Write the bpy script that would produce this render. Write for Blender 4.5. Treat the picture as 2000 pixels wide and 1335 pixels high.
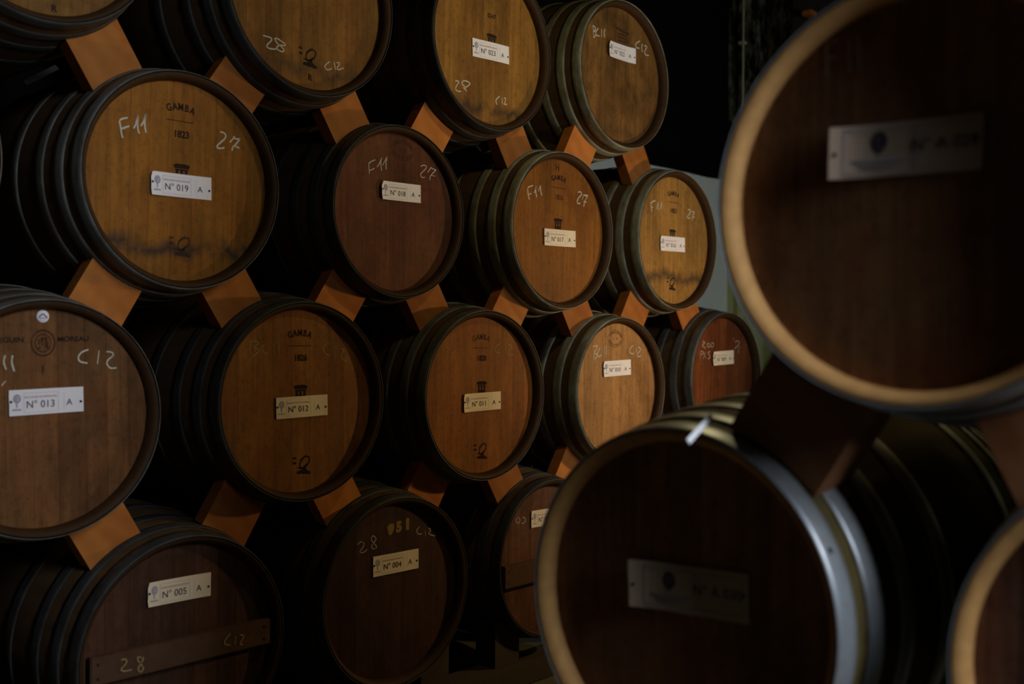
import bpy, bmesh, math, random
from mathutils import Vector, Matrix
PI = math.pi
sc = bpy.context.scene
for o in list(bpy.data.objects): bpy.data.objects.remove(o)
C = sc.collection

# ------------------------------------------------------------ camera, light, exposure
cd = bpy.data.cameras.new('camera'); cam = bpy.data.objects.new('camera', cd); C.objects.link(cam)
F_PX = 2054.67
cd.sensor_width = 36.0; cd.lens = F_PX / 2000 * 36.0; cd.clip_start = 0.05
yaw, pitch, roll = math.radians(42.8825), math.radians(-0.3986), math.radians(0.343)
Fw = Vector((math.cos(yaw)*math.cos(pitch), math.sin(yaw)*math.cos(pitch), math.sin(pitch)))
Rt = Vector((math.sin(yaw), -math.cos(yaw), 0)); Up = Rt.cross(Fw)
R2 = math.cos(roll)*Rt + math.sin(roll)*Up; U2 = -math.sin(roll)*Rt + math.cos(roll)*Up
m = Matrix.Identity(4)
for i in range(3): m[i][0] = R2[i]; m[i][1] = U2[i]; m[i][2] = -Fw[i]
m.translation = Vector((-1.5057, -2.5990, 0.8476)); cam.matrix_world = m
cd.dof.use_dof = True; cd.dof.focus_distance = 3.5; cd.dof.aperture_fstop = 2.2
sc.camera = cam

vs = sc.view_settings
sc.display_settings.display_device = 'sRGB'
vs.view_transform = 'Standard'; vs.look = 'None'; vs.gamma = 1.0; vs.use_curve_mapping = False
vs.exposure = 0.0

w = bpy.data.worlds.new('World'); sc.world = w; w.use_nodes = True
w.node_tree.nodes['Background'].inputs[0].default_value = (0.35, 0.5, 0.75, 1)
w.node_tree.nodes['Background'].inputs[1].default_value = 0.0

def area(name, loc, aim, sx, sy, power, col, spread=180):
    l = bpy.data.lights.new(name, 'AREA'); l.shape = 'RECTANGLE'; l.size = sx; l.size_y = sy
    l.energy = power; l.color = col; l.spread = math.radians(spread)
    o = bpy.data.objects.new(name, l); C.objects.link(o); o.location = loc
    o.rotation_euler = (Vector(aim) - Vector(loc)).to_track_quat('-Z', 'Y').to_euler(); return o
def point(name, loc, power, col, r=0.03):
    l = bpy.data.lights.new(name, 'POINT'); l.energy = power; l.color = col; l.shadow_soft_size = r
    o = bpy.data.objects.new(name, l); C.objects.link(o); o.location = loc; return o
LOW = (2.80, -1.08, 0.85); HIGH = (1.15, -1.00, 2.06)
W1 = (-0.14, -3.60, 1.95); W2 = (2.35, -3.60, 1.42)
area('window_daylight', W1, (-0.14, 0, 1.50), 0.3, 1.6, 58, (0.82, 0.88, 1.0))
area('window_daylight', W2, (2.35, 0, 1.42), 0.4, 0.8, 35, (0.78, 0.87, 1.0))
area('work_lamp_light', LOW, (LOW[0]-1, LOW[1]+.12, LOW[2]), 0.07, 0.07, 16.5, (1.0, 0.64, 0.28))
point('pendant_light', HIGH, 11.0, (1.0, 0.82, 0.42), 0.04)

# ------------------------------------------------------------ data read off the place (metres)
BARRELS = {  # plate number: (x, y, z, head radius)
  '019': (-0.0034, 0.0110, 1.2635, 0.2972),
  '018': (0.7925, 0.0329, 1.2506, 0.2839),
  '017': (1.5784, -0.0090, 1.2461, 0.2982),
  '016': (2.3576, -0.0066, 1.2635, 0.3012),
  '013': (-0.3800, -0.0002, 0.6325, 0.2959),
  '012': (0.3920, 0.0047, 0.6430, 0.2997),
  '011': (1.1744, 0.0048, 0.6315, 0.3018),
  '010': (1.9654, 0.0014, 0.6225, 0.2978),
  '009': (2.7534, -0.0127, 0.6534, 0.3014),
  '025': (-0.3963, -0.0070, 1.9048, 0.2985),
  '024': (0.4065, -0.0099, 1.8640, 0.3031),
  '023': (1.1883, -0.0092, 1.8725, 0.3003),
  '022': (1.9619, -0.0092, 1.9114, 0.2985),
  '005': (-0.0108, -0.0187, -0.0125, 0.3079),
  '004': (0.7670, 0.0046, 0.0018, 0.3112),
  '003': (1.5602, 0.0232, -0.0080, 0.3002),
}
CHALK = {  # stroke width, strokes on the head (x, z) in metres
  '019': (0.0045, [[(-0.1776,0.1398),(-0.1731,0.1214),(-0.172,0.1089),(-0.1675,0.0958)], [(-0.1776,0.1402),(-0.1699,0.1463),(-0.1542,0.1515)], [(-0.1709,0.1197),(-0.1609,0.125),(-0.1497,0.1302)], [(-0.1379,0.1256),(-0.1316,0.1383),(-0.126,0.1638)], [(-0.126,0.1638),(-0.1266,0.1412),(-0.1252,0.1242),(-0.1212,0.1141)], [(-0.1179,0.135),(-0.1099,0.148),(-0.1031,0.1706)], [(-0.1031,0.1706),(-0.106,0.1486),(-0.1052,0.1315),(-0.1022,0.1201)], [(0.1225,0.1537),(0.1321,0.154),(0.1399,0.1482),(0.1374,0.1375),(0.1232,0.1241),(0.1129,0.1136),(0.1142,0.1081),(0.1258,0.108),(0.1362,0.1117)], [(0.1531,0.1283),(0.1623,0.1387),(0.1688,0.1489)], [(0.1636,0.1424),(0.1755,0.1417),(0.1875,0.1441)], [(0.1875,0.1441),(0.1755,0.129),(0.165,0.1184),(0.1603,0.1051)], [(0.1676,0.121),(0.1769,0.1188),(0.1849,0.1164)]]),
  '018': (0.0032, [[(-0.1168,0.1513),(-0.1149,0.1327),(-0.1133,0.115)], [(-0.1168,0.1483),(-0.1041,0.1569),(-0.0887,0.1638)], [(-0.1141,0.1258),(-0.1026,0.1302),(-0.0919,0.1364)], [(-0.0821,0.1406),(-0.0718,0.1539),(-0.0615,0.1752)], [(-0.0615,0.1752),(-0.0661,0.1546),(-0.0618,0.131)], [(-0.0588,0.1494),(-0.0484,0.1648),(-0.0393,0.1801)], [(-0.0393,0.1801),(-0.0436,0.1593),(-0.043,0.1372)], [(0.1088,0.1657),(0.1199,0.1712),(0.1341,0.1708),(0.1341,0.1625),(0.1201,0.1504),(0.1103,0.1409),(0.1118,0.1327),(0.1203,0.1295),(0.1287,0.1315)], [(0.1413,0.1497),(0.1512,0.1603),(0.1582,0.1706)], [(0.1554,0.1671),(0.1712,0.1637),(0.1812,0.1628)], [(0.1812,0.1628),(0.1627,0.1469),(0.1542,0.1376),(0.1514,0.1236)], [(0.1599,0.1414),(0.1771,0.1412)]]),
  '017': (0.004, [[(-0.178,0.1457),(-0.1757,0.126),(-0.1691,0.1038)], [(-0.1781,0.1486),(-0.1632,0.1544),(-0.1473,0.1598)], [(-0.1744,0.1219),(-0.1565,0.1294)], [(-0.1414,0.1309),(-0.1351,0.1445),(-0.1322,0.1606)], [(-0.1322,0.1606),(-0.1329,0.139),(-0.127,0.1166)], [(-0.1177,0.1406),(-0.107,0.1648)], [(-0.107,0.1648),(-0.1055,0.1447),(-0.0979,0.1267)], [(0.1162,0.1603),(0.128,0.1646),(0.1376,0.161),(0.1353,0.1517),(0.1188,0.138),(0.1118,0.1253),(0.1166,0.1168),(0.1308,0.1196)], [(0.1426,0.1344),(0.152,0.1565)], [(0.1511,0.1548),(0.1785,0.1561)], [(0.1785,0.1561),(0.1619,0.1332),(0.1515,0.108)], [(0.1513,0.1277),(0.1725,0.1276)], [(0.1568,0.1524),(0.1738,0.1496),(0.1571,0.1297)]]),
  '016': (0.0045, [[(-0.1701,0.1526),(-0.1668,0.1349),(-0.1616,0.1119)], [(-0.17,0.149),(-0.1516,0.1579),(-0.1361,0.1623)], [(-0.1667,0.1295),(-0.1513,0.1345)], [(-0.1294,0.1275),(-0.1141,0.1597)], [(-0.1141,0.1597),(-0.115,0.1252)], [(-0.1043,0.1262),(-0.0889,0.1622)], [(-0.0889,0.1622),(-0.0898,0.1311)], [(0.114,0.146),(0.1289,0.1474),(0.1331,0.1364),(0.1111,0.1156),(0.1179,0.1087),(0.1335,0.1108)], [(0.1412,0.1409),(0.1672,0.1413)], [(0.1672,0.1413),(0.1551,0.1232),(0.152,0.1021)], [(0.1483,0.1188),(0.1703,0.1169)]]),
  '024': (0.0035, [[(-0.1608,-0.1503),(-0.1503,-0.1503),(-0.138,-0.1507),(-0.13,-0.1542),(-0.1344,-0.1626),(-0.1458,-0.1739),(-0.1466,-0.1801),(-0.1396,-0.1831),(-0.1272,-0.1829),(-0.1147,-0.1804)], [(-0.0843,-0.1583),(-0.0952,-0.1545),(-0.1078,-0.1496),(-0.1185,-0.1496),(-0.1175,-0.1561),(-0.1077,-0.1646),(-0.0969,-0.1699),(-0.0887,-0.1758),(-0.0887,-0.1826),(-0.0986,-0.1839),(-0.1094,-0.1808),(-0.113,-0.1762),(-0.1077,-0.1699),(-0.0969,-0.1654),(-0.0852,-0.1645),(-0.0834,-0.1581)], [(0.0803,-0.1794),(0.0677,-0.1897),(0.0619,-0.1986),(0.0678,-0.2053),(0.0775,-0.2048),(0.0892,-0.1982)], [(0.0969,-0.177),(0.0999,-0.1898),(0.103,-0.2011)], [(0.1068,-0.1782),(0.1157,-0.1757),(0.1167,-0.1818),(0.1098,-0.1911),(0.1109,-0.198),(0.1208,-0.1954),(0.1347,-0.1888)]]),
  '023': (0.0042, [[(-0.1638,-0.1504),(-0.1517,-0.1482),(-0.1476,-0.1524),(-0.1597,-0.1677),(-0.1616,-0.1796),(-0.1494,-0.1834),(-0.1351,-0.1815)], [(-0.1063,-0.1759),(-0.1208,-0.1696),(-0.1229,-0.1656),(-0.1106,-0.1619),(-0.1003,-0.1542),(-0.092,-0.1469),(-0.1045,-0.1417),(-0.1231,-0.1421),(-0.1313,-0.1495),(-0.1291,-0.1579),(-0.1209,-0.1594),(-0.1147,-0.1685),(-0.1105,-0.176)], [(0.0583,-0.1656),(0.043,-0.1773),(0.0387,-0.1886),(0.0453,-0.1975)], [(0.0716,-0.1694),(0.0731,-0.192)], [(0.0805,-0.1679),(0.0894,-0.168),(0.0873,-0.179),(0.0829,-0.1904),(0.0985,-0.1869)]]),
  '022': (0.0045, [[(-0.1799,0.1671),(-0.1753,0.1211)], [(-0.1799,0.1679),(-0.1663,0.1633),(-0.1649,0.1536),(-0.1743,0.1465),(-0.1621,0.1441),(-0.162,0.1357),(-0.1726,0.12)], [(-0.1446,0.1647),(-0.1581,0.15),(-0.1607,0.1394),(-0.1538,0.1324),(-0.1375,0.135)], [(-0.1228,0.1661),(-0.1238,0.1328)], [(-0.1016,0.1698),(-0.1075,0.1558),(-0.1059,0.1366)], [(0.1368,0.1718),(0.1131,0.159),(0.1043,0.1484),(0.1118,0.1393),(0.1327,0.14)], [(0.1534,0.1638),(0.1491,0.1469),(0.1538,0.1284)], [(0.1656,0.1574),(0.1792,0.1602),(0.1838,0.154),(0.1733,0.1412),(0.1704,0.1299),(0.1781,0.1217),(0.201,0.1235)]]),
  '013': (0.004, [[(-0.0943,0.1579),(-0.0974,0.1409),(-0.0917,0.1226)], [(-0.0766,0.1578),(-0.0787,0.1406),(-0.0724,0.1179)], [(-0.0931,0.0959),(-0.1024,0.0845)], [(0.1126,0.1705),(0.0953,0.1639),(0.0862,0.1516),(0.0908,0.1403),(0.1104,0.1355)], [(0.1406,0.1681),(0.1361,0.1328)], [(0.1596,0.1645),(0.1739,0.1632),(0.1788,0.1551),(0.1644,0.1427),(0.1621,0.1324),(0.1717,0.1219),(0.1885,0.1222)]]),
  '012': (0.003, [[(-0.1771,0.1792),(-0.1742,0.1418)], [(-0.1771,0.1792),(-0.1567,0.1804),(-0.1484,0.1745),(-0.1634,0.1616),(-0.147,0.1568),(-0.1483,0.1486),(-0.1701,0.1347)], [(-0.1222,0.1744),(-0.1346,0.1614),(-0.129,0.1484),(-0.1137,0.1447)], [(-0.0956,0.1744),(-0.0926,0.1457)], [(-0.0786,0.1779),(-0.0742,0.1432)], [(0.1065,0.1765),(0.0866,0.1616),(0.0928,0.1441),(0.1114,0.1364)], [(0.1346,0.1664),(0.1317,0.1262)], [(0.1519,0.1575),(0.1662,0.1536),(0.1552,0.1385),(0.16,0.1245),(0.1791,0.1179)]]),
  '011': (0.0032, [[(-0.1747,0.1715),(-0.1692,0.1299)], [(-0.1747,0.1715),(-0.1573,0.1676),(-0.1711,0.1551)], [(-0.1292,0.1599),(-0.1432,0.1473),(-0.1466,0.1347),(-0.129,0.1307)], [(-0.0956,0.1699),(-0.0882,0.1378)], [(-0.0813,0.1749),(-0.0756,0.1377)], [(0.0972,0.1848),(0.0762,0.173),(0.0706,0.1572),(0.0802,0.151),(0.0994,0.1516)], [(0.1232,0.1821),(0.1258,0.1421)], [(0.14,0.1767),(0.1537,0.1794),(0.1558,0.1686),(0.1402,0.1527),(0.1462,0.1419),(0.1698,0.1417)]]),
  '010': (0.0038, [[(-0.1571,0.1787),(-0.1319,0.1823),(-0.1318,0.1731),(-0.148,0.1565)], [(-0.1481,0.1639),(-0.1507,0.1288)], [(-0.1494,0.1519),(-0.133,0.149),(-0.1329,0.1397),(-0.1432,0.1278)], [(-0.1108,0.1739),(-0.1227,0.16),(-0.1285,0.1489),(-0.1195,0.1386),(-0.1,0.1459)], [(-0.0837,0.1822),(-0.0787,0.1372)], [(-0.071,0.184),(-0.0682,0.1465)], [(0.1154,0.1834),(0.0946,0.1719),(0.0883,0.1565),(0.1013,0.1487),(0.1207,0.1489)], [(0.1384,0.1697),(0.137,0.1522)], [(0.1482,0.1696),(0.1547,0.1754),(0.1663,0.1695),(0.1598,0.1579),(0.1468,0.1483),(0.1486,0.1356),(0.17,0.1393)]]),
  '009': (0.0035, [[(-0.1585,0.173),(-0.1669,0.1423)], [(-0.1585,0.1692),(-0.1443,0.1634),(-0.1635,0.15),(-0.1369,0.1364)], [(-0.1266,0.1576),(-0.1088,0.1594),(-0.1015,0.1459),(-0.1193,0.144),(-0.1266,0.1576)], [(-0.091,0.1614),(-0.073,0.1613),(-0.0728,0.1458),(-0.0908,0.1439),(-0.091,0.1614)], [(-0.1806,0.1232),(-0.1791,0.0887)], [(-0.1806,0.1232),(-0.1614,0.1231),(-0.1595,0.1135),(-0.1787,0.1079)], [(-0.1543,0.1173),(-0.1363,0.092)], [(-0.1385,0.121),(-0.1574,0.0904)], [(-0.1012,0.1226),(-0.1189,0.117),(-0.1045,0.1052),(-0.1026,0.0936),(-0.1221,0.089)], [(0.1042,0.187),(0.1044,0.171)], [(0.1159,0.165),(0.1426,0.171),(0.1581,0.1609),(0.1315,0.1429),(0.1126,0.132)], [(0.1429,0.1469),(0.174,0.1367)], [(0.1508,0.1348),(0.1512,0.1106)]]),
  '004': (0.0032, [[(-0.1492,0.1722),(-0.1395,0.1802),(-0.1241,0.1755),(-0.1262,0.1637),(-0.1404,0.1486),(-0.1239,0.1453),(-0.1096,0.1527)], [(-0.0866,0.1945),(-0.073,0.1805),(-0.0886,0.1653),(-0.0908,0.1551),(-0.0796,0.15),(-0.0706,0.1557),(-0.0819,0.1678),(-0.0932,0.1833),(-0.0866,0.1945)], [(0.1162,0.1978),(0.1042,0.1849),(0.1091,0.1734),(0.1274,0.17)], [(0.142,0.1799),(0.1434,0.1596)], [(0.1556,0.1854),(0.168,0.1801),(0.1582,0.1667),(0.1882,0.1553)]]),
  '003': (0.0035, [[(-0.1691,0.1741),(-0.1782,0.1597),(-0.1661,0.1506),(-0.1551,0.1599),(-0.1645,0.1736)], [(-0.1413,0.1707),(-0.1253,0.1625),(-0.1289,0.1503),(-0.1457,0.1462)]]),
  '005': (0.004, [[(-0.1884,0.0123),(-0.1763,0.0115),(-0.1743,0.0015),(-0.1883,-0.0126),(-0.1782,-0.0188),(-0.1579,-0.0196)], [(-0.1437,0.0101),(-0.1272,0.0026),(-0.1354,-0.0112),(-0.1415,-0.0214),(-0.1353,-0.0314),(-0.1271,-0.0247),(-0.1333,-0.0116),(-0.1416,-0.0001),(-0.1437,0.0101)], [(0.1344,0.0155),(0.118,0.0002),(0.118,-0.0123),(0.1346,-0.0171)], [(0.1512,0.0016),(0.1489,-0.0188)], [(0.1655,0.0049),(0.1776,-0.0018),(0.1657,-0.0203),(0.1753,-0.0244)]]),
}

# ------------------------------------------------------------ materials
def mat(name):
    m = bpy.data.materials.new(name); m.use_nodes = True; nt = m.node_tree
    return m, nt, nt.nodes['Principled BSDF']
def N(nt, t, **k):
    n = nt.nodes.new(t)
    for a, b in k.items(): setattr(n, a, b)
    return n
def setin(n, **k):
    for a, b in k.items(): n.inputs[a.replace('_', ' ')].default_value = b
def c4(c): return (c[0], c[1], c[2], 1)
def coords(nt, scale=(1, 1, 1), loc=(0, 0, 0)):
    tc = N(nt, 'ShaderNodeTexCoord'); mp = N(nt, 'ShaderNodeMapping')
    mp.inputs['Scale'].default_value = scale; mp.inputs['Location'].default_value = loc
    nt.links.new(tc.outputs['Object'], mp.inputs['Vector']); return mp.outputs['Vector']
def noise(nt, vec, s, d=4, r=0.55):
    n = N(nt, 'ShaderNodeTexNoise'); setin(n, Scale=s, Detail=d, Roughness=r); nt.links.new(vec, n.inputs['Vector'])
    return n.outputs['Fac']
def ramp(nt, fac, stops):
    r = N(nt, 'ShaderNodeValToRGB'); e = r.color_ramp.elements
    while len(e) < len(stops): e.new(0.5)
    for i, (p, c) in enumerate(stops): e[i].position = p; e[i].color = c4(c) if len(c) == 3 else c
    nt.links.new(fac, r.inputs['Fac']); return r.outputs['Color']
def mix(nt, a, b, fac, mode='MIX'):
    n = N(nt, 'ShaderNodeMix', data_type='RGBA', blend_type=mode)
    for sock, v in ((6, a), (7, b)):
        if hasattr(v, 'links'): nt.links.new(v, n.inputs[sock])
        else: n.inputs[sock].default_value = c4(v)
    if hasattr(fac, 'links'): nt.links.new(fac, n.inputs[0])
    else: n.inputs[0].default_value = fac
    return n.outputs[2]
def math_(nt, op, a, b=0.0, clamp=False):
    n = N(nt, 'ShaderNodeMath', operation=op, use_clamp=clamp)
    for i, v in enumerate((a, b)):
        if hasattr(v, 'links'): nt.links.new(v, n.inputs[i])
        else: n.inputs[i].default_value = v
    return n.outputs[0]
def bump(nt, b, h, s, d=0.002):
    n = N(nt, 'ShaderNodeBump'); setin(n, Strength=s, Distance=d)
    nt.links.new(h, n.inputs['Height']); nt.links.new(n.outputs['Normal'], b.inputs['Normal'])

def head_mat(col, seed, mottle=0.5, stain=0.0, red=0.3, vary=0.35, stain_z=-0.19, rough=0.62):
    m, nt, b = mat('oak_head_%d' % seed)
    v = coords(nt, (1, 1, 1), (seed*1.37, seed*.71, seed*.53)); vg = coords(nt, (60, 60, 3.2), (seed, 0, seed))
    raw = coords(nt)
    at = N(nt, 'ShaderNodeAttribute', attribute_name='plank')
    wn = N(nt, 'ShaderNodeTexWhiteNoise', noise_dimensions='1D')
    nt.links.new(math_(nt, 'ADD', math_(nt, 'MULTIPLY', at.outputs['Fac'], 37.0), seed*3.1), wn.inputs['W'])
    pl = wn.outputs['Value']
    c = mix(nt, [x*(1-vary) for x in col], [min(1, x*(1+vary)) for x in col], pl)
    g = noise(nt, vg, 1.0, 5, .6)
    c = mix(nt, c, ramp(nt, g, [(.3, (.62, .58, .52)), (.62, (1.12, 1.1, 1.05))]), 0.75, 'MULTIPLY')
    wet = noise(nt, v, 7, 5, .6)
    c = mix(nt, c, [col[0]*.8, col[1]*.42, col[2]*.4], math_(nt, 'MULTIPLY', math_(nt, 'SUBTRACT', wet, .45, True), 4*red, True))
    mo = noise(nt, coords(nt, (1, 1, .7), (seed*2.2, 0, seed)), 11, 6, .65)
    mf = ramp(nt, mo, [(.44, (0, 0, 0)), (.66, (1, 1, 1))])
    c = mix(nt, c, [x*.38 for x in (col[0], col[1]*1.05, col[2]*1.1)], math_(nt, 'MULTIPLY', mf, mottle))
    sm = noise(nt, coords(nt, (1, 1, .55), (seed*3.3, seed, 0)), 4.5, 6, .62)
    c = mix(nt, c, ramp(nt, sm, [(.30, (.55, .50, .48)), (.50, (1, 1, 1)), (.70, (1.18, 1.15, 1.1))]), .85, 'MULTIPLY')
    sk = noise(nt, coords(nt, (1, 1, .8), (0, seed, seed)), 70, 4, .7)
    c = mix(nt, c, ramp(nt, sk, [(.33, (.6, .55, .5)), (.5, (1, 1, 1))]), .6, 'MULTIPLY')
    if stain > 0:   # leak stain low on the head, ragged upper and lower edges
        sp = N(nt, 'ShaderNodeSeparateXYZ'); nt.links.new(raw, sp.inputs[0])
        wob = math_(nt, 'MULTIPLY', math_(nt, 'SUBTRACT', noise(nt, coords(nt, (1, 1, .3), (seed, 0, 0)), 16, 4), .5), .12)
        z = math_(nt, 'ADD', sp.outputs['Z'], wob)
        dd = math_(nt, 'ABSOLUTE', math_(nt, 'SUBTRACT', z, stain_z))
        band = math_(nt, 'SUBTRACT', 1.0, math_(nt, 'MULTIPLY', dd, 1/.035), True)
        spot = math_(nt, 'MULTIPLY', math_(nt, 'SUBTRACT', noise(nt, v, 14, 5, .7), .30, True), 5.0, True)
        c = mix(nt, c, (.035, .025, .018), math_(nt, 'MULTIPLY', math_(nt, 'MULTIPLY', band, spot), stain, True))
    nt.links.new(c, b.inputs['Base Color']); setin(b, Roughness=rough)
    b.inputs['Specular IOR Level'].default_value = 0.12
    bump(nt, b, g, .25, .001); return m

def stave_mat(name, col, end=False, rough=.6):
    m, nt, b = mat(name); v = coords(nt, (22, 3, 22) if not end else (30, 30, 30))
    g = noise(nt, v, 1.3, 5, .6); g2 = noise(nt, coords(nt), 6, 4)
    c = mix(nt, [x*.55 for x in col], [min(1, x*1.35) for x in col], g)
    c = mix(nt, c, [x*.5 for x in col], math_(nt, 'MULTIPLY', g2, .6))
    nt.links.new(c, b.inputs['Base Color']); setin(b, Roughness=rough); b.inputs['Specular IOR Level'].default_value = .1
    bump(nt, b, g, .3, .0015); return m

def hoop_mat(name, col, metal=.55, rough=.5):
    m, nt, b = mat(name)
    g = noise(nt, coords(nt, (1, 1, 1)), 14, 6, .7); g2 = noise(nt, coords(nt), 60, 3)
    c = mix(nt, [x*.55 for x in col], [x*1.25 for x in col], g)
    c = mix(nt, c, [col[0]*.8, col[1]*.55, col[2]*.4], ramp(nt, g2, [(.55, (0, 0, 0)), (.75, (.6, .6, .6))]))
    if rough > .5:   # grime and rust in patches along the band
        g3 = noise(nt, coords(nt, (1, 3, 1), (.4, 0, .2)), 5, 7, .72)
        c = mix(nt, c, [col[0]*.36, col[1]*.27, col[2]*.2], ramp(nt, g3, [(.42, (0, 0, 0)), (.62, (.85, .85, .85))]))
    nt.links.new(c, b.inputs['Base Color']); setin(b, Metallic=metal, Roughness=rough)
    bump(nt, b, g2, .15, .0008); return m

def pine_mat(name, col, seed=0):
    m, nt, b = mat(name)
    oi = N(nt, 'ShaderNodeObjectInfo')
    tc = N(nt, 'ShaderNodeTexCoord'); ad = N(nt, 'ShaderNodeVectorMath', operation='ADD')
    sc3 = N(nt, 'ShaderNodeVectorMath', operation='SCALE'); cb = N(nt, 'ShaderNodeCombineXYZ')
    for i in range(3): nt.links.new(oi.outputs['Random'], cb.inputs[i])
    nt.links.new(cb.outputs[0], sc3.inputs[0]); sc3.inputs['Scale'].default_value = 9
    nt.links.new(tc.outputs['Object'], ad.inputs[0]); nt.links.new(sc3.outputs[0], ad.inputs[1])
    wv = N(nt, 'ShaderNodeTexWave', wave_type='RINGS', rings_direction='Y')
    setin(wv, Scale=5, Distortion=4.5, Detail=4, Detail_Scale=1.2)
    nt.links.new(ad.outputs[0], wv.inputs['Vector'])
    g = noise(nt, ad.outputs[0], 9, 5, .6)
    c = mix(nt, [x*.9 for x in col], [min(1, x*1.04) for x in col], wv.outputs['Fac'])
    c = mix(nt, c, [col[0]*.75, col[1]*.55, col[2]*.45], math_(nt, 'MULTIPLY', math_(nt, 'SUBTRACT', g, .48, True), 3.0, True))
    hs = N(nt, 'ShaderNodeHueSaturation'); nt.links.new(c, hs.inputs['Color'])
    nt.links.new(math_(nt, 'ADD', math_(nt, 'MULTIPLY', oi.outputs['Random'], .45), .75), hs.inputs['Value'])
    nt.links.new(hs.outputs[0], b.inputs['Base Color']); setin(b, Roughness=.65)
    b.inputs['Specular IOR Level'].default_value = .1; bump(nt, b, wv.outputs['Fac'], .15, .0006); return m

def plain(name, col, rough=.6, metal=0, var=.25, scale=20, spec=.3):
    m, nt, b = mat(name); g = noise(nt, coords(nt), scale, 5, .6)
    c = mix(nt, [x*(1-var) for x in col], [min(1, x*(1+var)) for x in col], g)
    nt.links.new(c, b.inputs['Base Color']); setin(b, Roughness=rough, Metallic=metal)
    b.inputs['Specular IOR Level'].default_value = spec; return m

def alpha_paint(name, col, cover, scale=90, soft=.12):
    """paint or chalk broken up by the wood it sits on"""
    m, nt, b = mat(name); g = noise(nt, coords(nt, (1, 1, .6)), scale, 3, .7)
    setin(b, Roughness=.9); b.inputs['Base Color'].default_value = c4(col); b.inputs['Specular IOR Level'].default_value = .1
    a = ramp(nt, g, [(max(0, .5-cover*.5+.02), (0, 0, 0)), (min(1, .5-cover*.5+.02+soft), (1, 1, 1))])
    nt.links.new(math_(nt, 'MULTIPLY', a, min(1.0, .35+cover*.65)), b.inputs['Alpha']); return m

M = {}
M['stave'] = stave_mat('weathered_staves', (.11, .066, .032))
M['chime'] = stave_mat('stave_end_grain', (.05, .024, .009), True)
M['chime_dark'] = stave_mat('dirty_stave_ends', (.022, .015, .009), True)
M['stave_new'] = stave_mat('pale_staves', (.13, .10, .035))
M['chime_new'] = stave_mat('pale_stave_end_grain', (.88, .43, .15), True)
M['hoop'] = hoop_mat('weathered_hoop_steel', (.31, .33, .25), .25, .68)  # for the lit barrels: lamplight put into a paler, greener steel
M['hoop_mid'] = hoop_mat('grey_hoop_steel', (.16, .17, .155), .3, .65)  # dimmer copy for hoops that catch less light
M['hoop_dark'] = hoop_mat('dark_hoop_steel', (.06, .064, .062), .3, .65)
M['hoop_new'] = hoop_mat('galvanised_hoop_steel', (.44, .48, .50), .5, .4)
M['gap'] = plain('dark_joint', (.02, .012, .008))
M['pine'] = pine_mat('pine_chock_wood', (.40, .145, .030))
M['pine_dark'] = pine_mat('brown_chock_wood', (.42, .19, .085))
M['beam'] = plain('old_beam_wood', (.045, .030, .020), .8)
M['plate'] = plain('white_plate_card', (.80, .78, .80), .55, 0, .04, 30)
M['plate_lamplit'] = plain('lamplit_plate_card', (.76, .66, .48), .55, 0, .06, 30)  # for plates out of the daylight: lamplight tint put into the card colour
M['plate_shaded'] = plain('shaded_plate_card', (.62, .46, .33), .55, 0, .06, 30)  # white card darkened: shade on the near plates put into its colour
M['ink'] = plain('grey_ink', (.06, .05, .075), .8)
M['ink_pale'] = plain('pale_ink', (.36, .35, .42), .8)
M['ink_red'] = plain('reddish_ink', (.38, .27, .30), .8)
M['nail'] = plain('dark_nail', (.02, .018, .03), .5, .3)
M['chalk'] = alpha_paint('white_chalk', (.66, .64, .54), .62)
M['chalk_faint'] = alpha_paint('faded_chalk', (.62, .55, .45), .42)
M['chalk_yellow'] = alpha_paint('yellow_chalk', (.42, .33, .15), .42)
M['stencil'] = alpha_paint('black_stencil_paint', (.022, .016, .014), .72, 120)
M['stencil_faint'] = alpha_paint('faded_stencil_paint', (.05, .03, .02), .42, 70)
M['strip'] = plain('strip_white', (.85, .86, .88), .4, 0, .04)
M['iron'] = plain('dark_iron', (.05, .05, .05), .5, .6)

# ------------------------------------------------------------ geometry helpers
def obj(name, me, parent=None, mats=None):
    o = bpy.data.objects.new(name, me); C.objects.link(o)
    if mats is not None:
        while len(me.materials) < len(mats): me.materials.append(mats[len(me.materials)])
        for i, mm in enumerate(mats):
            if me.materials[i] != mm:
                o.material_slots[i].link = 'OBJECT'; o.material_slots[i].material = mm
    if parent: o.parent = parent
    return o
def mesh(name, vs, fs, smooth=False, fm=None):
    me = bpy.data.meshes.new(name); me.from_pydata(vs, [], fs); me.update()
    if smooth: me.polygons.foreach_set('use_smooth', [True]*len(me.polygons))
    if fm: me.polygons.foreach_set('material_index', fm)
    return me
def empty(name, loc, rz=0, sc_=1.0):
    o = bpy.data.objects.new(name, None); C.objects.link(o); o.location = loc
    o.rotation_euler = (0, 0, rz); o.scale = (sc_,)*3; o.empty_display_size = .1; return o
def tag(o, label=None, cat=None, group=None, kind=None):
    for k, v in (('label', label), ('category', cat), ('group', group), ('kind', kind)):
        if v: o[k] = v
    return o
def box_me(name, x0, x1, y0, y1, z0, z1, bev=0.0):
    bm = bmesh.new(); bmesh.ops.create_cube(bm, size=1)
    for v in bm.verts: v.co = Vector(((x0+x1)/2+v.co.x*(x1-x0), (y0+y1)/2+v.co.y*(y1-y0), (z0+z1)/2+v.co.z*(z1-z0)))
    if bev: bmesh.ops.bevel(bm, geom=bm.edges[:], offset=bev, segments=2, affect='EDGES')
    me = bpy.data.meshes.new(name); bm.to_mesh(me); bm.free(); return me
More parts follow.
